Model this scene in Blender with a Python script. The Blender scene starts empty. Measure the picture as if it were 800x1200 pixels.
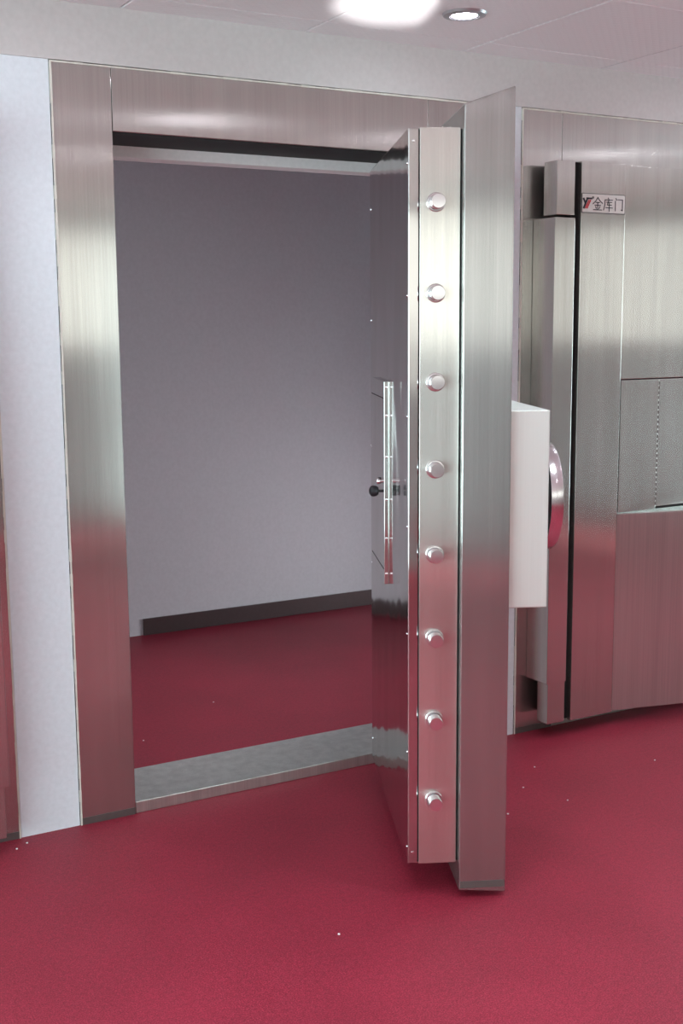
import bpy, bmesh, math, random
from mathutils import Vector, Matrix
random.seed(7)
sc = bpy.context.scene
COL = sc.collection
PI = math.pi

# ------------------------------------------------------------------ helpers
def mat(name):
    m = bpy.data.materials.new(name); m.use_nodes = True
    nt = m.node_tree
    return m, nt, nt.nodes['Principled BSDF']

def node(nt, kind, **kw):
    n = nt.nodes.new(kind)
    for k, v in kw.items():
        if k in n.inputs.keys(): n.inputs[k].default_value = v
        else: setattr(n, k, v)
    return n

def ramp(nt, src, stops):
    r = nt.nodes.new('ShaderNodeValToRGB')
    el = r.color_ramp.elements
    while len(el) < len(stops): el.new(0.5)
    for e, (p, c) in zip(el, stops):
        e.position = p; e.color = (*c, 1)
    nt.links.new(src, r.inputs['Fac'])
    return r.outputs['Color']

def box(bm, x0, x1, y0, y1, z0, z1, bev=0.0015, seg=2):
    t = bmesh.new()
    vs = [t.verts.new((x, y, z)) for x in (x0, x1) for y in (y0, y1) for z in (z0, z1)]
    for f in ((0,1,3,2),(4,6,7,5),(0,4,5,1),(2,3,7,6),(0,2,6,4),(1,5,7,3)):
        t.faces.new([vs[i] for i in f])
    join(bm, t, bev, seg)

def prism(bm, pts, z0, z1, bev=0.0015, seg=2):
    """pts: outline (x, y) or (x, y, z0, z1) extruded upright"""
    t = bmesh.new()
    lo = [t.verts.new((p[0], p[1], p[2] if len(p) > 2 else z0)) for p in pts]
    hi = [t.verts.new((p[0], p[1], p[3] if len(p) > 2 else z1)) for p in pts]
    t.faces.new(lo[::-1]); t.faces.new(hi)
    n = len(pts)
    for i in range(n):
        j = (i+1) % n
        t.faces.new((lo[i], lo[j], hi[j], hi[i]))
    join(bm, t, bev, seg)

def join(bm, t, bev, seg=2):
    bmesh.ops.recalc_face_normals(t, faces=t.faces)
    if bev: bmesh.ops.bevel(t, geom=list(t.edges), offset=bev, segments=seg, affect='EDGES', profile=0.5)
    me = bpy.data.meshes.new('tmp'); t.to_mesh(me); t.free()
    bm.from_mesh(me); bpy.data.meshes.remove(me)

def lathe(bm, prof, origin, axis, seg=40, smooth=True):
    """prof: (radius, distance along axis) ; closed at both ends when radius 0"""
    ax = Vector(axis).normalized(); o = Vector(origin)
    a = ax.orthogonal().normalized(); b = ax.cross(a)
    rings = []
    for r, h in prof:
        if r < 1e-6: rings.append([bm.verts.new(o + ax*h)])
        else: rings.append([bm.verts.new(o + ax*h + (a*math.cos(2*PI*k/seg) + b*math.sin(2*PI*k/seg))*r) for k in range(seg)])
    for A, B in zip(rings, rings[1:]):
        for k in range(seg):
            l = (k+1) % seg
            if len(A) == 1: f = bm.faces.new((A[0], B[k], B[l]))
            elif len(B) == 1: f = bm.faces.new((A[k], B[0], A[l]))
            else: f = bm.faces.new((A[k], B[k], B[l], A[l]))
            f.smooth = False
    bmesh.ops.recalc_face_normals(bm, faces=bm.faces)

def obj(name, bm, m, parent=None, smooth=False):
    me = bpy.data.meshes.new(name); bm.to_mesh(me); bm.free()
    if smooth:
        for p in me.polygons: p.use_smooth = True
        try: me.set_sharp_from_angle(angle=math.radians(35))
        except Exception: pass
    me.materials.append(m)
    o = bpy.data.objects.new(name, me); COL.objects.link(o)
    if parent is not None: o.parent = parent
    return o

def boxobj(name, dims, m, parent=None, bev=0.0015):
    bm = bmesh.new(); box(bm, *dims, bev=bev)
    return obj(name, bm, m, parent)

def thing(name, label, cat, loc=(0,0,0), rz=0.0, group=None):
    o = bpy.data.objects.new(name, None); COL.objects.link(o)
    o.empty_display_size = 0.1
    o.location = loc; o.rotation_euler = (0, 0, rz)
    o['label'] = label; o['category'] = cat
    if group: o['group'] = group
    o['kind'] = 'thing'
    return o

def struct(name, bm, m):
    o = obj(name, bm, m); o['kind'] = 'structure'; return o

# ------------------------------------------------------------------ materials
def steel(name, col=(0.575, 0.565, 0.54), rough=0.185, aniso=0.97, streak=0.14, var=0.11):
    m, nt, b = mat(name)
    L = nt.links.new
    geo = node(nt, 'ShaderNodeNewGeometry')
    cr = node(nt, 'ShaderNodeVectorMath', operation='CROSS_PRODUCT'); cr.inputs[1].default_value = (0.02, 0.013, 1)
    L(geo.outputs['True Normal'], cr.inputs[0])
    nm = node(nt, 'ShaderNodeVectorMath', operation='NORMALIZE'); L(cr.outputs[0], nm.inputs[0])
    L(nm.outputs[0], b.inputs['Tangent'])
    tc = node(nt, 'ShaderNodeTexCoord')
    mp = node(nt, 'ShaderNodeMapping'); mp.inputs['Scale'].default_value = (240, 240, 1.2)
    L(tc.outputs['Object'], mp.inputs['Vector'])
    n1 = node(nt, 'ShaderNodeTexNoise', Scale=1.0, Detail=4.0, Roughness=0.6); L(mp.outputs[0], n1.inputs['Vector'])
    mp2 = node(nt, 'ShaderNodeMapping'); mp2.inputs['Scale'].default_value = (26, 26, 1.1)
    L(tc.outputs['Object'], mp2.inputs['Vector'])
    n2 = node(nt, 'ShaderNodeTexNoise', Scale=1.0, Detail=3.0, Roughness=0.55); L(mp2.outputs[0], n2.inputs['Vector'])
    n3 = node(nt, 'ShaderNodeTexNoise', Scale=2.0, Detail=0.0); L(tc.outputs['Object'], n3.inputs['Vector'])
    mx = node(nt, 'ShaderNodeMath', operation='MULTIPLY_ADD'); L(n2.outputs['Fac'], mx.inputs[0]); mx.inputs[1].default_value = 0.5
    a2 = node(nt, 'ShaderNodeMath', operation='MULTIPLY'); L(n1.outputs['Fac'], a2.inputs[0]); a2.inputs[1].default_value = 0.5
    L(a2.outputs[0], mx.inputs[2])
    c = tuple(col)
    lo = tuple(v*(1-var) for v in c); hi = tuple(min(1, v*(1+var)) for v in c)
    L(ramp(nt, mx.outputs[0], [(0.3, lo), (0.7, hi)]), b.inputs['Base Color'])
    rr = node(nt, 'ShaderNodeMapRange'); L(n3.outputs['Fac'], rr.inputs['Value'])
    rr.inputs['From Min'].default_value = 0.3; rr.inputs['From Max'].default_value = 0.7
    rr.inputs['To Min'].default_value = rough*0.94; rr.inputs['To Max'].default_value = rough*1.07
    L(rr.outputs[0], b.inputs['Roughness'])
    b.inputs['Metallic'].default_value = 1.0
    b.inputs['Anisotropic'].default_value = aniso
    if streak:
        g = node(nt, 'ShaderNodeBsdfAnisotropic', Roughness=0.68); g.distribution = 'MULTI_GGX'
        L(b.inputs['Base Color'].links[0].from_socket, g.inputs['Color'])
        ms = node(nt, 'ShaderNodeMixShader'); ms.inputs[0].default_value = streak
        L(b.outputs[0], ms.inputs[1]); L(g.outputs[0], ms.inputs[2])
        L(ms.outputs[0], nt.nodes['Material Output'].inputs['Surface'])
    return m

M = {}
M['steel'] = steel('brushed_steel')
M['steel_matte'] = steel('satin_steel', col=(0.68, 0.67, 0.64), rough=0.42, aniso=0.6)
M['edge'] = steel('bright_edge_steel', col=(0.75, 0.74, 0.695), rough=0.21, aniso=0.97, streak=0.12)
M['leaf'] = steel('dull_brushed_steel', col=(0.56, 0.555, 0.54), rough=0.24, aniso=0.95, streak=0.38)
M['plate'] = steel('brushed_plate_steel', col=(0.455, 0.455, 0.445), rough=0.215, aniso=0.97, streak=0.18)
M['box'] = steel('bead_blasted_steel', col=(0.82, 0.865, 0.84), rough=0.66, aniso=0.0, streak=0, var=0.03)
M['chrome'] = steel('chrome', col=(0.82, 0.82, 0.84), rough=0.2, aniso=0.0, streak=0, var=0.02)
M['threshold'] = steel('scuffed_steel', col=(0.62, 0.64, 0.61), rough=0.45, aniso=0.3, var=0.2)

# polished, slightly wavy steel skin
m, nt, b = mat('polished_steel'); M['polished'] = m
b.inputs['Base Color'].default_value = (0.60, 0.59, 0.575, 1); b.inputs['Metallic'].default_value = 1
b.inputs['Roughness'].default_value = 0.12
tc = node(nt, 'ShaderNodeTexCoord')
mp = node(nt, 'ShaderNodeMapping'); mp.inputs['Scale'].default_value = (3.2, 3.2, 1.6); nt.links.new(tc.outputs['Object'], mp.inputs['Vector'])
n1 = node(nt, 'ShaderNodeTexNoise', Scale=1.6, Detail=1.0); nt.links.new(mp.outputs[0], n1.inputs['Vector'])
bp = node(nt, 'ShaderNodeBump', Strength=0.5, Distance=0.02); nt.links.new(n1.outputs['Fac'], bp.inputs['Height'])
nt.links.new(bp.outputs[0], b.inputs['Normal'])

def plain(name, col, rough=0.6, metal=0.0, bump=0.0, scale=60, spec=0.4):
    m, nt, b = mat(name)
    tc = node(nt, 'ShaderNodeTexCoord')
    n = node(nt, 'ShaderNodeTexNoise', Scale=scale, Detail=5.0); nt.links.new(tc.outputs['Object'], n.inputs['Vector'])
    nt.links.new(ramp(nt, n.outputs['Fac'], [(0.3, tuple(v*0.96 for v in col)), (0.7, tuple(min(1, v*1.03) for v in col))]), b.inputs['Base Color'])
    b.inputs['Roughness'].default_value = rough; b.inputs['Metallic'].default_value = metal
    b.inputs['Specular IOR Level'].default_value = spec
    if bump:
        bp = node(nt, 'ShaderNodeBump', Strength=bump, Distance=0.002); nt.links.new(n.outputs['Fac'], bp.inputs['Height'])
        nt.links.new(bp.outputs[0], b.inputs['Normal'])
    return m
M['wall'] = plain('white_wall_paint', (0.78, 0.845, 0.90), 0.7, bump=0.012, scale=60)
M['bulkhead'] = plain('warm_white_bulkhead', (0.62, 0.60, 0.595), 0.7, bump=0.012, scale=60)  # kept darker and warmer than the bluish wall strips
M['vault_wall'] = plain('vault_wall_paint', (0.60, 0.615, 0.645), 0.75, bump=0.012, scale=60)
M['front_wall'] = plain('front_wall_paint', (0.36, 0.345, 0.33), 0.7)
M['pale'] = plain('pale_satin_strip', (0.88, 0.86, 0.87), 0.45)
M['caulk'] = plain('cream_sealant', (0.72, 0.71, 0.64), 0.6, bump=0.3, scale=120)
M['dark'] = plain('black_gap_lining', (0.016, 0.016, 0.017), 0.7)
M['rubber'] = plain('black_plastic', (0.02, 0.02, 0.024), 0.35)
M['grime'] = plain('dull_foot_strip', (0.16, 0.14, 0.135), 0.5, metal=0.6)
M['skirt'] = plain('dark_brushed_skirting', (0.085, 0.065, 0.065), 0.3, metal=0.3)
M['white'] = plain('white_plastic', (0.8, 0.8, 0.8), 0.4)
M['sign'] = plain('pale_sign_enamel', (0.70, 0.69, 0.66), 0.4)
M['ink'] = plain('black_ink', (0.02, 0.02, 0.03), 0.5)
M['red_ink'] = plain('red_ink', (0.55, 0.03, 0.04), 0.5)
M['lampring'] = plain('lamp_ring_metal', (0.42, 0.42, 0.44), 0.35, metal=0.7)

# red floor covering
m, nt, b = mat('red_floor_covering'); M['floor'] = m
L = nt.links.new
tc = node(nt, 'ShaderNodeTexCoord')
n1 = node(nt, 'ShaderNodeTexNoise', Scale=260.0, Detail=4.0, Roughness=0.75); L(tc.outputs['Object'], n1.inputs['Vector'])
n2 = node(nt, 'ShaderNodeTexNoise', Scale=2.2, Detail=5.0, Roughness=0.6); L(tc.outputs['Object'], n2.inputs['Vector'])
n4 = node(nt, 'ShaderNodeTexNoise', Scale=70.0, Detail=5.0, Roughness=0.65); L(tc.outputs['Object'], n4.inputs['Vector'])
base = ramp(nt, n1.outputs['Fac'], [(0.30, (0.130, 0.007, 0.020)), (0.5, (0.275, 0.018, 0.042)), (0.70, (0.47, 0.055, 0.090))])
dirt = ramp(nt, n2.outputs['Fac'], [(0.3, (0.86, 0.86, 0.86)), (0.7, (1.08, 1.08, 1.08))])
mm = node(nt, 'ShaderNodeMix', data_type='RGBA', blend_type='MULTIPLY'); mm.inputs[0].default_value = 1.0
L(base, mm.inputs[6]); L(dirt, mm.inputs[7])
m2 = node(nt, 'ShaderNodeMix', data_type='RGBA', blend_type='MULTIPLY'); m2.inputs[0].default_value = 1.0
L(mm.outputs[2], m2.inputs[6]); L(ramp(nt, n4.outputs['Fac'], [(0.3, (0.80, 0.80, 0.80)), (0.7, (1.16, 1.16, 1.16))]), m2.inputs[7])
L(m2.outputs[2], b.inputs['Base Color'])
b.inputs['Roughness'].default_value = 0.5; b.inputs['Specular IOR Level'].default_value = 0.28
bp = node(nt, 'ShaderNodeBump', Strength=0.35, Distance=0.002); L(n1.outputs['Fac'], bp.inputs['Height']); L(bp.outputs[0], b.inputs['Normal'])

# embossed ceiling tile
m, nt, b = mat('embossed_ceiling_tile'); M['tile'] = m
L = nt.links.new
tc = node(nt, 'ShaderNodeTexCoord')
mp = node(nt, 'ShaderNodeMapping'); mp.inputs['Rotation'].default_value = (0, 0, math.radians(45)); mp.inputs['Scale'].default_value = (44, 44, 44)
L(tc.outputs['Object'], mp.inputs['Vector'])
vo = node(nt, 'ShaderNodeTexVoronoi', feature='F1', Scale=1.0, Randomness=0.0); L(mp.outputs[0], vo.inputs['Vector'])
L(ramp(nt, vo.outputs['Distance'], [(0.18, (0.93, 0.90, 0.915)), (0.45, (0.77, 0.735, 0.75))]), b.inputs['Base Color'])
bp = node(nt, 'ShaderNodeBump', Strength=0.5, Distance=0.004, invert=True); L(vo.outputs['Distance'], bp.inputs['Height'])
L(bp.outputs[0], b.inputs['Normal'])
b.inputs['Roughness'].default_value = 0.42

LAMP = 80; SPOT = 54
m, nt, b = mat('lit_lamp_diffuser'); M['lamp'] = m
b.inputs['Base Color'].default_value = (0.9, 0.9, 0.9, 1)
b.inputs['Emission Color'].default_value = (0.93, 0.92, 1.0, 1); b.inputs['Emission Strength'].default_value = LAMP

# ------------------------------------------------------------------ dimensions (camera height 1.6)
CEIL = 2.559; HEAD = 2.39; JW = 0.19; FW = 1.535
FX = {'left': 0.917-FW, 'middle': 1.110, 'right': 2.868}
XL, XR, YF = -2.6, 7.0, -6.2          # front room
VX0, VX1, VY = 0.2, 4.25, 2.255        # vault room
WT = 0.34

# ------------------------------------------------------------------ room shell
bm = bmesh.new(); box(bm, XL-0.2, XR+0.2, YF-0.2, VY+0.2, -0.12, 0.0, bev=0); struct('floor', bm, M['floor'])

bm = bmesh.new()
xs = [XL, FX['left'], FX['left']+FW, FX['middle'], FX['middle']+FW, FX['right'], FX['right']+FW, XR]
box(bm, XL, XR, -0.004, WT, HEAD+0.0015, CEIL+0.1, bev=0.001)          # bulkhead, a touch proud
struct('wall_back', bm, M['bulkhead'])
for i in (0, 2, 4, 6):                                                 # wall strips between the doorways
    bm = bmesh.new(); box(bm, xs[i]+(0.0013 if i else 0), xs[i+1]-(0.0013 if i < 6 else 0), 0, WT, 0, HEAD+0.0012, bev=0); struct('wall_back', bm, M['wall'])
for k in ('left', 'right'):                                            # behind the two closed doors
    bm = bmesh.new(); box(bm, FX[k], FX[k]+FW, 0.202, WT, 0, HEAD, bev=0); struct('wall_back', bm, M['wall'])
SILL, WTOP = 1.44, 2.42
RIB = (-5.2, -3.3)                     # the ribbon turns the corner onto the right wall
GZ0, GZ1 = 0.10, 2.42      # unseen glazing added at both room ends for side light
GL, GR = (-5.7, -0.9), (-1.5, -0.25)
for nm, u0, u1, (GY0, GY1) in (('wall_left', XL-0.2, XL, GL), ('wall_right', XR, XR+0.2, GR)):
    bm = bmesh.new()
    if nm == 'wall_right':
        box(bm, u0, u1, YF, RIB[0], 0, CEIL+0.1, bev=0); box(bm, u0, u1, RIB[1], GY0, 0, CEIL+0.1, bev=0)
        box(bm, u0, u1, RIB[0], RIB[1], 0, SILL, bev=0); box(bm, u0, u1, RIB[0], RIB[1], WTOP, CEIL+0.1, bev=0)
    else: box(bm, u0, u1, YF, GY0, 0, CEIL+0.1, bev=0)
    box(bm, u0, u1, GY1, WT, 0, CEIL+0.1, bev=0)
    box(bm, u0, u1, GY0, GY1, 0, GZ0, bev=0); box(bm, u0, u1, GY0, GY1, GZ1, CEIL+0.1, bev=0)
    struct(nm, bm, M['front_wall'])
# front wall with a long ribbon of windows behind the camera

wins = []
x = -2.4
while x + 2.0 < XR:
    wins.append((x, x+2.0)); x += 2.2
bm = bmesh.new()
box(bm, XL, XR, YF-0.2, YF, 0, SILL, bev=0); box(bm, XL, XR, YF-0.2, YF, WTOP, CEIL+0.1, bev=0)
e = [XL] + [v for w in wins for v in w] + [XR]
for i in range(0, len(e), 2): box(bm, e[i], e[i+1], YF-0.2, YF, SILL, WTOP, bev=0)
struct('wall_front', bm, M['front_wall'])
for i, (a, c) in enumerate(wins):
    bm = bmesh.new()
    for q in ((a, a+0.05, SILL, WTOP), (c-0.05, c, SILL, WTOP), ((a+c)/2-0.025, (a+c)/2+0.025, SILL+0.04, WTOP-0.04), (a+0.05, c-0.05, SILL, SILL+0.04), (a+0.05, c-0.05, WTOP-0.04, WTOP)):
        box(bm, q[0], q[1], YF-0.13, YF-0.07, q[2], q[3], bev=0.002)
    struct('window_%d' % (i+1), bm, M['white'])

for w_, (u0, (GY0, GY1)) in enumerate(((XL-0.13, GL), (XR+0.07, GR))):
    bm = bmesh.new()
    for k in range(4):
        y = GY0 + (GY1-GY0-0.06)*k/3
        box(bm, u0, u0+0.06, y, y+0.06, GZ0, GZ1, bev=0.002)
    for k in range(3):
        y = GY0 + (GY1-GY0-0.06)*k/3
        for z in (GZ0, GZ1-0.06): box(bm, u0, u0+0.06, y+0.06, y+(GY1-GY0-0.06)/3, z, z+0.06, bev=0.002)
    struct('window_%d' % (len(wins)+1+w_), bm, M['white'])  # frames of the added side glazing
bm = bmesh.new()
for k in range(3):
    y = RIB[0] + (RIB[1]-RIB[0]-0.05)*k/2
    box(bm, XR+0.07, XR+0.13, y, y+0.05, SILL, WTOP, bev=0.002)
for k in range(2):
    y = RIB[0] + (RIB[1]-RIB[0]-0.05)*k/2
    for z in (SILL, WTOP-0.04): box(bm, XR+0.07, XR+0.13, y+0.05, y+(RIB[1]-RIB[0]-0.05)/2, z, z+0.04, bev=0.002)
struct('window_%d' % (len(wins)+3), bm, M['white'])

# vault room
bm = bmesh.new(); box(bm, VX0-0.2, VX1+0.2, VY, VY+0.2, 0, CEIL+0.1, bev=0); struct('wall_vault_back', bm, M['vault_wall'])
bm = bmesh.new(); box(bm, VX0-0.2, VX0, WT, VY, 0, CEIL+0.1, bev=0); struct('wall_vault_left', bm, M['vault_wall'])
bm = bmesh.new()
box(bm, VX1, VX1+0.2, WT, 0.5, 0, CEIL+0.1, bev=0); box(bm, VX1, VX1+0.2, 1.4, VY, 0, CEIL+0.1, bev=0)
box(bm, VX1, VX1+0.2, 0.5, 1.4, 0, 0.1, bev=0); box(bm, VX1, VX1+0.2, 0.5, 1.4, 0.54, CEIL+0.1, bev=0); struct('wall_vault_right', bm, M['vault_wall'])  # low opening cut only for the added vault light
bm = bmesh.new(); box(bm, VX0-0.2, VX1+0.2, WT, VY+0.2, CEIL, CEIL+0.1, bev=0); struct('ceiling_vault', bm, M['vault_wall'])
bm = bmesh.new(); box(bm, 2.165, VX1, VY-0.012, VY, 0, 0.088, bev=0.001); struct('baseboard_vault', bm, M['skirt'])

# ceiling of the front room: embossed tiles with narrow grooves
T = 0.632; GX, GY = 2.600, -0.151
bm = bmesh.new()
box(bm, XL-0.2, XR+0.2, YF-0.2, 0, CEIL+0.012, CEIL+0.1, bev=0)
gx = [GX + T*k for k in range(-12, 12)]; gy = [GY - T*k for k in range(-1, 12)]
for i in range(len(gx)-1):
    for j in range(len(gy)-1):
        a, c = max(gx[i]+0.0032, XL), min(gx[i+1]-0.0032, XR)
        d, f = max(gy[j+1]+0.0015, YF), min(gy[j]-0.0015, -0.0005)
        if c-a > 0.02 and f-d > 0.02: box(bm, a, c, d, f, CEIL, CEIL+0.014, bev=0.0025, seg=1)
struct('ceiling', bm, M['tile'])

# ------------------------------------------------------------------ ceiling lamps (recessed downlights, two tiles apart)
def lamp_bms():
    r = bmesh.new(); lathe(r, [(0.040, 0.0), (0.040, -0.006), (0.048, -0.010), (0.066, -0.007), (0.070, 0.0)], (0,0,0), (0,0,1), 36)
    d = bmesh.new(); lathe(d, [(0.0, -0.0085), (0.018, -0.0083), (0.034, -0.0075), (0.040, -0.004), (0.040, 0.0)], (0,0,0), (0,0,1), 36)
    return r, d
rb, db = lamp_bms()
def lamp_label(i, j):
    if (i, j) == (0, 0): return 'round recessed downlight lit white in the ceiling above the open vault door'
    row = ['row nearest the vault doors', 'middle row', 'row near the camera'][j]
    col = {-2: 'far left', -1: 'left', 0: 'centre', 1: 'right', 2: 'far right', 3: 'extreme right'}[i]
    return 'round lit downlight overhead, %s position of the %s' % (col, row)
lamp0 = thing('ceiling_downlight', lamp_label(0, 0), 'ceiling light', (2.300, -0.440, CEIL), 0, 'recessed ceiling downlights')
ring = obj('trim_ring', rb, M['lampring'], lamp0, smooth=True); dif = obj('diffuser', db, M['lamp'], lamp0, smooth=True)
for i in (-2, -1, 0, 1, 2):
    for j in (0, 1, 2):
        if (i, j) == (0, 0): continue
        c = lamp0.copy(); COL.objects.link(c); c.location = (2.284 + 2*T*i, -0.467 - 2*T*j, CEIL); c['label'] = lamp_label(i, j)
        for ch in (ring, dif):
            k = ch.copy(); COL.objects.link(k); k.parent = c

# ------------------------------------------------------------------ vault door frames
def hinge_covers(t, w, side):
    """cap, long column and foot block, standing off the jamb; side: which jamb carries the hinge"""
    def hbox(d0, d1, y0, y1, z0, z1):
        a, c = sorted((d0, d1)) if side < 0 else sorted((w-d0, w-d1))
        b_ = bmesh.new(); box(b_, a, c, y0, y1, z0, z1, bev=0.002); return b_
    obj('hinge_cover', hbox(0.073, 0.157, -0.120, -0.044, 2.000, 2.193), M['steel'], t)
    obj('hinge_cover', hbox(0.058, 0.152, -0.132, -0.004, 0.226, 1.990), M['steel'], t)
    obj('hinge_cover', hbox(0.073, 0.157, -0.120, -0.056, 0.060, 0.2255), M['steel'], t)

def make_frame(key, label):
    x0 = FX[key]; w = FW
    t = thing('vault_doorway', label, 'door frame', (x0, 0, 0), 0, 'stainless steel vault door frames')
    P = -0.003
    BK = 0.20 if key != 'middle' else WT
    for s in (0, 1):
        a, c = (0.0, JW) if s == 0 else (w-JW, w)
        bm = bmesh.new(); box(bm, a+0.0008, c-0.0008, P, 0.20 if key != 'middle' else WT, 0.0, HEAD, bev=0.002)
        obj('jamb', bm, M['steel'], t)
    bm = bmesh.new(); box(bm, JW+0.0008, w-JW-0.0008, P, 0.20 if key != 'middle' else 0.25, 2.197, HEAD, bev=0.002)
    obj('lintel', bm, M['steel'], t)
    if key == 'middle':
        bm = bmesh.new(); box(bm, JW+0.0012, w-JW-0.0012, 0.251, WT, 2.158, HEAD, bev=0.001)
        obj('rebate_strip', bm, M['pale'], t)
        boxobj('lintel_under_strip', (JW+0.002, w-JW-0.002, 0.006, 0.2505, 2.1935, 2.1972), M['dark'], t, bev=0)  # near-black strip covering the lintel underside
    bm = bmesh.new(); box(bm, JW+0.0012, w-JW-0.0012, 0.0, 0.30 if key == 'middle' else 0.2, 0.0, 0.040, bev=0.002)
    obj('threshold', bm, M['threshold'], t)
    for a, c in ((0.002, JW-0.002), (w-JW+0.002, w-0.002)):
        boxobj('kick_strip', (a, c, P-0.0012, P+0.001, 0.0, 0.024), M['grime'], t, bev=0.0004)
    # the hand-laid sealant bead around the frame
    bm = bmesh.new()
    n = 60
    def bead(p, q, out):
        for k in range(n):
            a = Vector(p).lerp(Vector(q), k/n); c = Vector(p).lerp(Vector(q), (k+1)/n)
            r = 0.0026 + 0.0020*random.random()
            if out == 'x': box(bm, a.x-r, a.x+r*0.6, P-0.002, 0.004, a.z, c.z, bev=0)
            else: box(bm, a.x, c.x, P-0.002, 0.004, a.z-r*0.5, a.z+r, bev=0)
    bead((0.0045, 0, 0.0), (0.0045, 0, HEAD-0.006), 'x'); bead((w-0.0030, 0, 0.0), (w-0.0030, 0, HEAD-0.006), 'x'); bead((0.001, 0, HEAD-0.0045), (w-0.001, 0, HEAD-0.0045), 'z')
    obj('sealant_bead', bm, M['caulk'], t)
    if key == 'middle': hinge_covers(t, w, 1)
    return t
make_frame('middle', 'brushed steel frame around the open vault doorway, with a grey threshold')
make_frame('right', 'brushed steel frame behind the closed vault door carrying the sign plate, right side')
make_frame('left', 'steel frame cut off at the far left, beyond the white wall strip')

# ------------------------------------------------------------------ the open vault door
TH = math.radians(65.606)
AX, AY = 1.760, -0.960                       # lock-side inner corner
door = thing('door', 'thick stainless vault door standing open, eight round bolts down its edge', 'vault door', (AX, AY, 0), PI+TH, 'vault doors')
ZB0, ZB1 = 0.097, 2.106
LU = -0.879; BN = 0.137
# inner polished skin (folded tray)
bm = bmesh.new(); box(bm, LU, 0.0, 0.0, 0.0275, ZB0, ZB1, bev=0.0025); skin = obj('inner_panel', bm, M['polished'], door)
def screw(parent, loc, axis):
    bm = bmesh.new(); lathe(bm, [(0.0042, 0), (0.0036, 0.0018), (0, 0.0026)], loc, axis, 10)
    return obj('screw', bm, M['chrome'], parent, smooth=True)
for z in (0.13, 2.075): screw(skin, (0, 0.014, z), (1,0,0))
for z in (0.14, 0.42, 0.76, 1.06, 1.36, 1.68, 2.02): screw(skin, (-0.02, 0.0, z), (0,-1,0))
for z in (0.17, 0.8, 1.2, 1.62, 1.98): screw(skin, (-0.86, 0.0, z), (0,-1,0))
# body with the bolts
bm = bmesh.new(); prism(bm, [(-0.002, 0.0305), (0.0, 0.0305), (0.0, BN), (-1.045, BN), (LU-0.05, 0.0305)], ZB0-0.002, ZB1+0.002, bev=0.001)
obj('door_body', bm, M['edge'], door)
boxobj('seam_lining', (LU-0.03, -0.006, 0.0270, 0.0310, ZB0+0.002, ZB1-0.002), M['dark'], door, bev=0)
boxobj('rebate_lining', (-1.04, -0.010, BN-0.0005, BN+0.006, ZB0, ZB1), M['dark'], door, bev=0)
# outer plate, top edge rising outwards
up, p0, p1 = 0.030, 0.1415, 0.274
bm = bmesh.new()
prism(bm, [(up, p0, 0.024, 2.163), (up, p1, 0.014, 2.208), (-1.10, p1, 0.014, 2.208), (-1.10, p0, 0.024, 2.163)], 0, 0, bev=0.0025)
plate = obj('outer_plate', bm, M['plate'], door)
bm = bmesh.new(); box(bm, up-0.0003, up+0.0008, p0+0.003, p1-0.003, 0.030, 0.050, bev=0); obj('kick_strip', bm, M['grime'], plate)
# locking bolts
def bolt_bms():
    c = bmesh.new(); lathe(c, [(0.0205, 0.0), (0.0245, 0.0), (0.0250, 0.003), (0.0235, 0.006), (0.0205, 0.0065)], (0,0,0), (1,0,0), 40)
    p = bmesh.new(); lathe(p, [(0.0195, -0.004), (0.0195, 0.036), (0.0180, 0.0395), (0.0, 0.0400)], (0,0,0), (1,0,0), 40)
    return c, p
cb, pb = bolt_bms()
b0 = obj('locking_bolt', pb, M['chrome'], door, smooth=True); c0 = obj('bolt_collar', cb, M['chrome'], b0, smooth=True)
b0.location = (0, 0.0735, 0.283)
for k in range(1, 8):
    b2 = b0.copy(); COL.objects.link(b2); b2.parent = door; b2.location = (0, 0.0735, 0.283+0.2338*k)
    c2 = c0.copy(); COL.objects.link(c2); c2.parent = b2
# lock box and handwheel on the outer face
boxobj('lock_box', (-0.53, -0.010, p1, 0.3895, 0.826, 1.3725), M['box'], door, bev=0.003)
bm = bmesh.new()
lathe(bm, [(0, 0.0), (0.028, 0.0), (0.028, 0.036)], (-0.255, 0.388, 1.105), (0,1,0), 40)
lathe(bm, [(0.150, 0.034), (0.1565, 0.0345), (0.1575, 0.044), (0.1575, 0.064), (0.154, 0.070), (0.120, 0.072), (0.110, 0.066), (0.040, 0.064), (0.036, 0.076), (0.0, 0.078)], (-0.255, 0.388, 1.105), (0,1,0), 96)
wheel = obj('handwheel', bm, M['chrome'], door, smooth=True)
bm = bmesh.new(); lathe(bm, [(0.0, 0.033), (0.151, 0.033), (0.153, 0.035), (0.150, 0.037), (0.0, 0.037)], (-0.255, 0.388, 1.105), (0,1,0), 96)
obj('wheel_back_shade', bm, M['rubber'], wheel, smooth=True)  # black disc stands in for the shaded back of the wheel
# shallow release cover on the inner face
cov = boxobj('release_cover', (-0.74, -0.408, -0.014, 0.0, 0.818, 1.437), M['polished'], door, bev=0.0015)
for z in (0.85, 0.96, 1.08, 1.21, 1.335, 1.42): screw(cov, (-0.408, -0.007, z), (1,0,0))
boxobj('engraved_line', (-0.73, -0.422, -0.0146, -0.0138, 1.385, 1.3875), M['dark'], cov, bev=0)
boxobj('engraved_line', (-0.73, -0.422, -0.0146, -0.0138, 0.862, 0.8645), M['dark'], cov, bev=0)
bm = bmesh.new(); lathe(bm, [(0.0045, -0.014), (0.0045, -0.030), (0.0, -0.030)], (-0.475, 0.0, 1.098), (0,1,0), 20)
lathe(bm, [(0.0, -0.022), (0.012, -0.024), (0.0165, -0.031), (0.0175, -0.039), (0.0155, -0.047), (0.008, -0.052), (0.0, -0.053)], (-0.475, 0.0, 1.098), (0,1,0), 28)
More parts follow.
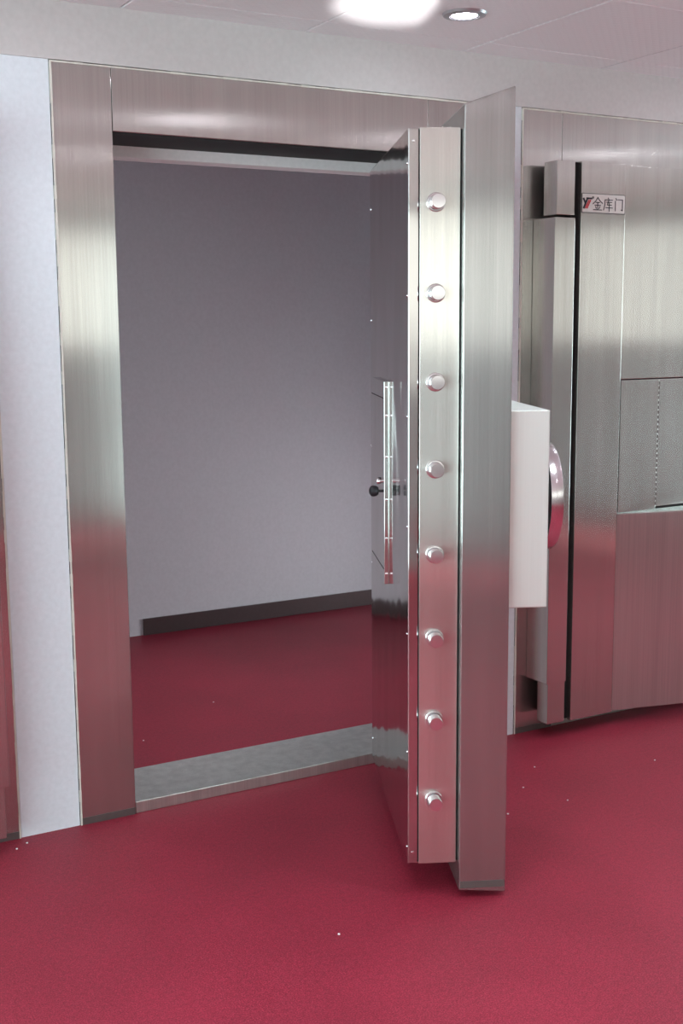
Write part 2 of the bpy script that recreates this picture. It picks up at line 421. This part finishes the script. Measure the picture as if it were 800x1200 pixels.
obj('release_knob', bm, M['rubber'], cov, smooth=True)
bm = bmesh.new(); lathe(bm, [(0.010, 0.0), (0.010, -0.004), (0.008, -0.005), (0.0, -0.005)], (-0.52, -0.014, 1.125), (0,1,0), 24)
obj('key_hole', bm, M['rubber'], cov, smooth=True)
bm = bmesh.new(); lathe(bm, [(0.005, -0.012), (0.005, -0.026), (0.009, -0.026), (0.010, -0.031), (0.008, -0.035), (0.0, -0.036)], (-0.425, 0.0, 1.135), (0,1,0), 24)
obj('release_pin', bm, M['chrome'], cov, smooth=True)

# ------------------------------------------------------------------ closed vault doors
def stroke_mesh(strokes, wd, org, sx, sz, y, m, name, parent, depth=0.0012):
    """strokes: polylines in a unit square; laid as flat inked strips on a face looking to -Y"""
    bm = bmesh.new()
    for st in strokes:
        pts = [Vector((org[0]+p[0]*sx, org[1]+p[1]*sz)) for p in st]
        for a, c in zip(pts, pts[1:]):
            d = (c-a).normalized(); nrm = Vector((-d.y, d.x))*wd/2; a2 = a - d*wd*0.3; c2 = c + d*wd*0.3
            t = bmesh.new()
            q = [a2+nrm, a2-nrm, c2-nrm, c2+nrm]
            lo = [t.verts.new((v.x, y, v.y)) for v in q]; hi = [t.verts.new((v.x, y-depth, v.y)) for v in q]
            t.faces.new(lo); t.faces.new(hi[::-1])
            for i in range(4): t.faces.new((lo[i], hi[i], hi[(i+1) % 4], lo[(i+1) % 4]))
            join(bm, t, 0)
    return obj(name, bm, m, parent)

def make_closed_door(key, label, sign):
    side = 1 if key == 'right' else -1          # +1: hinge at the left, door runs to +X
    x0 = FX['right'] if side > 0 else FX['left']+FW
    t = thing('door', label, 'vault door', (x0, 0, 0), 0, 'vault doors')
    def B(d0, d1, y0, y1, z0, z1, bev=0.002):
        a, c = sorted((side*d0, side*d1)); b_ = bmesh.new(); box(b_, a, c, y0, y1, z0, z1, bev=bev); return b_
    W_ = 1.365
    hinge_covers(t, 0.0, -side)
    YP = -0.122
    obj('door_body', B(0.205, W_-0.025, -0.100, -0.005, 0.066, 2.180), M['steel'], t)
    obj('hinge_gap_lining', B(0.157, 0.2055, -0.098, -0.006, 0.062, 2.195, 0), M['dark'], t)
    obj('hinge_stile', B(0.187, 0.4015, YP, -0.100, 0.058, 2.196), M['steel'], t)
    obj('upper_panel', B(0.4025, W_, YP+0.002, -0.1005, 1.3905, 2.194), M['steel'], t)
    obj('lock_stile', B(1.17, W_, YP, -0.1005, 0.058, 1.3885), M['steel'], t)
    bx = obj('lock_cover', B(0.4055, 0.602, YP-0.001, -0.1022, 0.869, 1.3865), M['steel'], t)
    lf = obj('lock_cover_leaf', B(0.6055, 1.165, YP+0.004, -0.1022, 0.878, 1.3865), M['steel'], t)
    bm = bmesh.new()
    for k in range(26):
        z = 0.885 + k*0.0192
        lathe(bm, [(0.0, 0), (0.0022, 0), (0.0022, 0.012), (0.0, 0.012)], (side*0.6038, YP-0.001, z), (0,0,1), 8)
    obj('piano_hinge', bm, M['grime'], lf)
    obj('seam_lining', B(0.4005, 1.169, -0.1018, -0.1002, 0.866, 1.3905, 0), M['dark'], t)
    # lower leaf, hinged beside the stile and standing a little ajar
    ang = math.radians(13.5)
    bm = bmesh.new(); a, c = sorted((0, side*0.76)); box(bm, a, c, -0.014, 0.0, 0.064, 0.8645, bev=0.002)
    low = obj('lower_leaf', bm, M['leaf'], t)
    low.location = (side*0.4035, YP+0.012, 0); low.rotation_euler = (0, 0, -side*ang)
    if sign:
        sg = bmesh.new(); box(sg, 0.1895, 0.3965, YP-0.003, YP+0.0005, 2.013, 2.080, bev=0.003)
        # local placement of the plate: left edge flush with the stile
        plate = obj('sign_plate', sg, M['sign'], t)
        ol = bmesh.new()
        X0, X1, Z0, Z1 = 0.1895, 0.3965, 2.013, 2.080
        for q in ((X0-0.001, X1+0.001, Z0-0.002, Z0), (X0-0.001, X1+0.001, Z1, Z1+0.002), (X1, X1+0.002, Z0, Z1), (X0-0.0015, X0, Z0, Z1)):
            box(ol, q[0], q[1], YP-0.0022, YP, q[2], q[3], bev=0)
        obj('dark_outline', ol, M['ink'], plate)
        y = YP-0.003
        # emblem: dark Y and T with two slanting red stripes
        stroke_mesh([[(0.0, 0.92), (0.30, 0.50)], [(0.62, 0.95), (0.05, 0.0)]], 0.0075, (0.1945, 2.028), 0.0305, 0.037, y, M['ink'], 'emblem_letter', plate)
        stroke_mesh([[(0.50, 0.95), (1.30, 0.95)]], 0.0062, (0.1945, 2.028), 0.0305, 0.037, y, M['ink'], 'emblem_bar', plate)
        stroke_mesh([[(0.86, 0.78), (0.32, 0.0)], [(1.10, 0.78), (0.58, 0.0)]], 0.0050, (0.1945, 2.028), 0.0305, 0.037, y, M['red_ink'], 'emblem_stripes', plate)
        ring = [(0.5+0.5*math.cos(a*PI/6), 0.5+0.5*math.sin(a*PI/6)) for a in range(13)]
        stroke_mesh([ring, [(0.38, 0.28), (0.38, 0.74), (0.6, 0.70), (0.6, 0.54), (0.4, 0.5), (0.64, 0.28)]], 0.0009, (0.2360, 2.063), 0.008, 0.008, y, M['ink'], 'registered_mark', plate)
        jin = [[(0.50, 1.0), (0.30, 0.72), (0.0, 0.48)], [(0.50, 1.0), (0.70, 0.76), (1.0, 0.55)], [(0.30, 0.60), (0.70, 0.60)], [(0.20, 0.38), (0.80, 0.38)],
               [(0.50, 0.60), (0.50, 0.04)], [(0.28, 0.28), (0.36, 0.12)], [(0.74, 0.28), (0.64, 0.12)], [(0.06, 0.02), (0.94, 0.02)]]
        ku = [[(0.48, 1.0), (0.56, 0.90)], [(0.16, 0.84), (0.98, 0.84)], [(0.16, 0.84), (0.14, 0.45), (0.0, 0.02)], [(0.32, 0.66), (0.90, 0.66)],
              [(0.56, 0.80), (0.40, 0.44), (0.86, 0.44)], [(0.24, 0.22), (0.98, 0.22)], [(0.62, 0.60), (0.62, -0.06)]]
        men = [[(0.14, 1.0), (0.26, 0.86)], [(0.10, 0.78), (0.10, 0.0)], [(0.40, 0.90), (0.96, 0.90), (0.96, 0.04), (0.80, 0.10)]]
        for ch, cx, cw in ((jin, 0.2400, 0.046), (ku, 0.2915, 0.045), (men, 0.3450, 0.041)):
            stroke_mesh(ch, 0.0030, (cx, 2.0225), cw, 0.046, y, M['ink'], 'character', plate)
    return t
make_closed_door('right', 'closed stainless vault door with a small white sign plate near its top left corner', True)
make_closed_door('left', 'closed stainless vault door at the far left, only its frame edge and hinge showing', False)

# ------------------------------------------------------------------ camera (solved from the photograph's vanishing points)
f, yaw, pitch, roll, D = 1428.31, 0.514376575, 0.150886615, -0.00765335, 3.70880
fw = Vector((math.sin(yaw)*math.cos(pitch), math.cos(yaw)*math.cos(pitch), -math.sin(pitch)))
rt = Vector((math.cos(yaw), -math.sin(yaw), 0)); upv = rt.cross(fw)
r2 = rt*math.cos(roll) + upv*math.sin(roll); u2 = upv*math.cos(roll) - rt*math.sin(roll)
cd = bpy.data.cameras.new('camera'); cam = bpy.data.objects.new('camera', cd); COL.objects.link(cam)
cd.sensor_fit = 'VERTICAL'; cd.sensor_height = 24.0; cd.lens = f*24.0/1200; cd.clip_start = 0.05
cam.matrix_world = Matrix(((r2.x, u2.x, -fw.x, 0), (r2.y, u2.y, -fw.y, -D), (r2.z, u2.z, -fw.z, 1.6), (0, 0, 0, 1)))
sc.camera = cam
CAM = Vector((0, -D, 1.6))
def floor_at(px, py):
    d = fw + r2*((px-400)/f) + u2*((600-py)/f)
    return CAM + d*(-1.6/d.z)

# ------------------------------------------------------------------ tiny pale flecks lying on the floor
flecks = [(397, 1095, 'on the floor in front of the open door, nearest the camera'), (613, 923, 'just right of the open door foot'), (626, 899, 'on the floor below the pale wall strip beside the open door'),
          (767, 891, 'near the closed right-hand door'), (595, 954, 'beside the open door plate'), (665, 938, 'right of the open door, in its soft shade'),
          (20, 995, 'by the left frame, the closer of two'), (32, 988, 'by the left frame, nearer the wall strip'), (250, 823, 'inside the vault'), (168, 868, 'just inside the vault threshold')]
for i, (px, py, w) in enumerate(flecks):
    p = floor_at(px, py); bm = bmesh.new()
    n = 6; r = 0.0042 if py > 1000 else 0.0034
    pts = [(r*(0.7+0.5*random.random())*math.cos(2*PI*k/n), r*(0.7+0.5*random.random())*math.sin(2*PI*k/n)) for k in range(n)]
    prism(bm, pts, 0.0, 0.0022, bev=0)
    o = obj('paint_fleck', bm, M['white']); o.location = (p.x, p.y, 0.0)
    o['label'] = 'tiny white fleck, ' + w; o['category'] = 'fleck'; o['group'] = 'white flecks on the floor'

# ------------------------------------------------------------------ light
wd = bpy.data.worlds.new('daylight'); sc.world = wd; wd.use_nodes = True
bg = wd.node_tree.nodes['Background']; bg.inputs['Color'].default_value = (1.0, 1.0, 0.93, 1); bg.inputs['Strength'].default_value = 1.72
for i, (a, c) in enumerate(wins):
    ld = bpy.data.lights.new('window_portal', 'AREA'); ld.shape = 'RECTANGLE'; ld.size = c-a; ld.size_y = WTOP-SILL
    ld.cycles.is_portal = True
    o = bpy.data.objects.new('window_portal', ld); COL.objects.link(o)
    o.location = ((a+c)/2, YF-0.19, (SILL+WTOP)/2); o.rotation_euler = (PI/2, 0, 0)   # looks to +Y
SIDE_L, SIDE_R = 186, 90; TILT = math.radians(22)
for en, xx, ry, cc, (GY0, GY1) in ((SIDE_L, XL-0.19, -PI/2, (0.68, 0.94, 1.0), GL), (SIDE_R, XR+0.19, PI/2, (0.70, 0.94, 1.0), GR)):   # added side light behind the unseen glazing
    ld = bpy.data.lights.new('added_side_light', 'AREA'); ld.shape = 'RECTANGLE'; ld.size = GZ1-GZ0; ld.size_y = GY1-GY0
    ld.energy = en; ld.color = cc
    o = bpy.data.objects.new('added_side_light', ld); COL.objects.link(o)
    o.location = (xx, (GY0+GY1)/2, (GZ0+GZ1)/2); o.rotation_euler = (0, ry + (TILT if ry > 0 else -TILT), 0)
ld = bpy.data.lights.new('window_portal', 'AREA'); ld.shape = 'RECTANGLE'; ld.size = WTOP-SILL; ld.size_y = RIB[1]-RIB[0]
ld.cycles.is_portal = True
o = bpy.data.objects.new('window_portal', ld); COL.objects.link(o)
o.location = (XR+0.19, sum(RIB)/2, (SILL+WTOP)/2); o.rotation_euler = (0, PI/2, 0)
# sun slanting in through the window ribbon on to the floor beneath it
sn = bpy.data.lights.new('sun', 'SUN'); sn.energy = 22.0; sn.angle = math.radians(1.0); sn.color = (1.0, 0.95, 0.88)
o = bpy.data.objects.new('sun', sn); COL.objects.link(o)
o.rotation_euler = Vector((-0.45, 0.45, -1.0)).to_track_quat('-Z', 'Y').to_euler()
# beams of the recessed downlights
sl = bpy.data.lights.new('downlight_beam', 'SPOT'); sl.energy = SPOT; sl.spot_size = math.radians(104); sl.spot_blend = 1.0; sl.shadow_soft_size = 0.04
sl.color = (0.84, 0.96, 1.0)
sl2 = sl.copy(); sl2.energy = SPOT*0.45          # the row by the wall burns weaker
for o_ in [x for x in COL.objects if x.name.startswith('ceiling_downlight')]:
    o = bpy.data.objects.new('downlight_beam', sl if o_.location.y < -1 else sl2); COL.objects.link(o); o.location = (o_.location.x, o_.location.y, CEIL-0.015)
# unseen recessed lamp added in the vault ceiling to brighten the floor
c = lamp0.copy(); COL.objects.link(c); c.location = (1.80, 1.05, CEIL); c['label'] = 'unseen downlight added in the vault ceiling to light the floor'
for ch in (ring, dif):
    k = ch.copy(); COL.objects.link(k); k.parent = c
v2 = bpy.data.lights.new('added_vault_beam', 'SPOT'); v2.energy = 95; v2.spot_size = math.radians(62); v2.spot_blend = 1.0; v2.shadow_soft_size = 0.04; v2.color = (0.95, 0.95, 1.0)
o = bpy.data.objects.new('added_vault_beam', v2); COL.objects.link(o); o.location = (1.80, 1.05, CEIL-0.015)
# added area light in a made-up low opening, brightening the vault
vl = bpy.data.lights.new('added_vault_fill', 'AREA'); vl.shape = 'RECTANGLE'; vl.size = 0.4; vl.size_y = 0.9; vl.energy = 17; vl.spread = math.radians(140); vl.color = (0.94, 0.96, 1.0)
o = bpy.data.objects.new('added_vault_fill', vl); COL.objects.link(o); o.location = (VX1+0.1, 0.95, 0.32); o.rotation_euler = (0, math.radians(90), 0)
# unseen spot added to throw the bright patch on the ceiling
sd = bpy.data.lights.new('added_ceiling_spot', 'SPOT'); sd.energy = 95; sd.spot_size = math.radians(23); sd.spot_blend = 0.7; sd.shadow_soft_size = 0.02
so = bpy.data.objects.new('added_ceiling_spot', sd); COL.objects.link(so)
so.location = (1.62, -0.95, 1.75)
so.rotation_euler = (Vector((2.05, -0.42, CEIL)) - so.location).to_track_quat('-Z', 'Y').to_euler()

sc.cycles.sample_clamp_indirect = 4.0
sc.view_settings.view_transform = 'Standard'; sc.view_settings.look = 'None'
sc.view_settings.gamma = 1.0; sc.view_settings.use_curve_mapping = False
sc.view_settings.exposure = 0.0
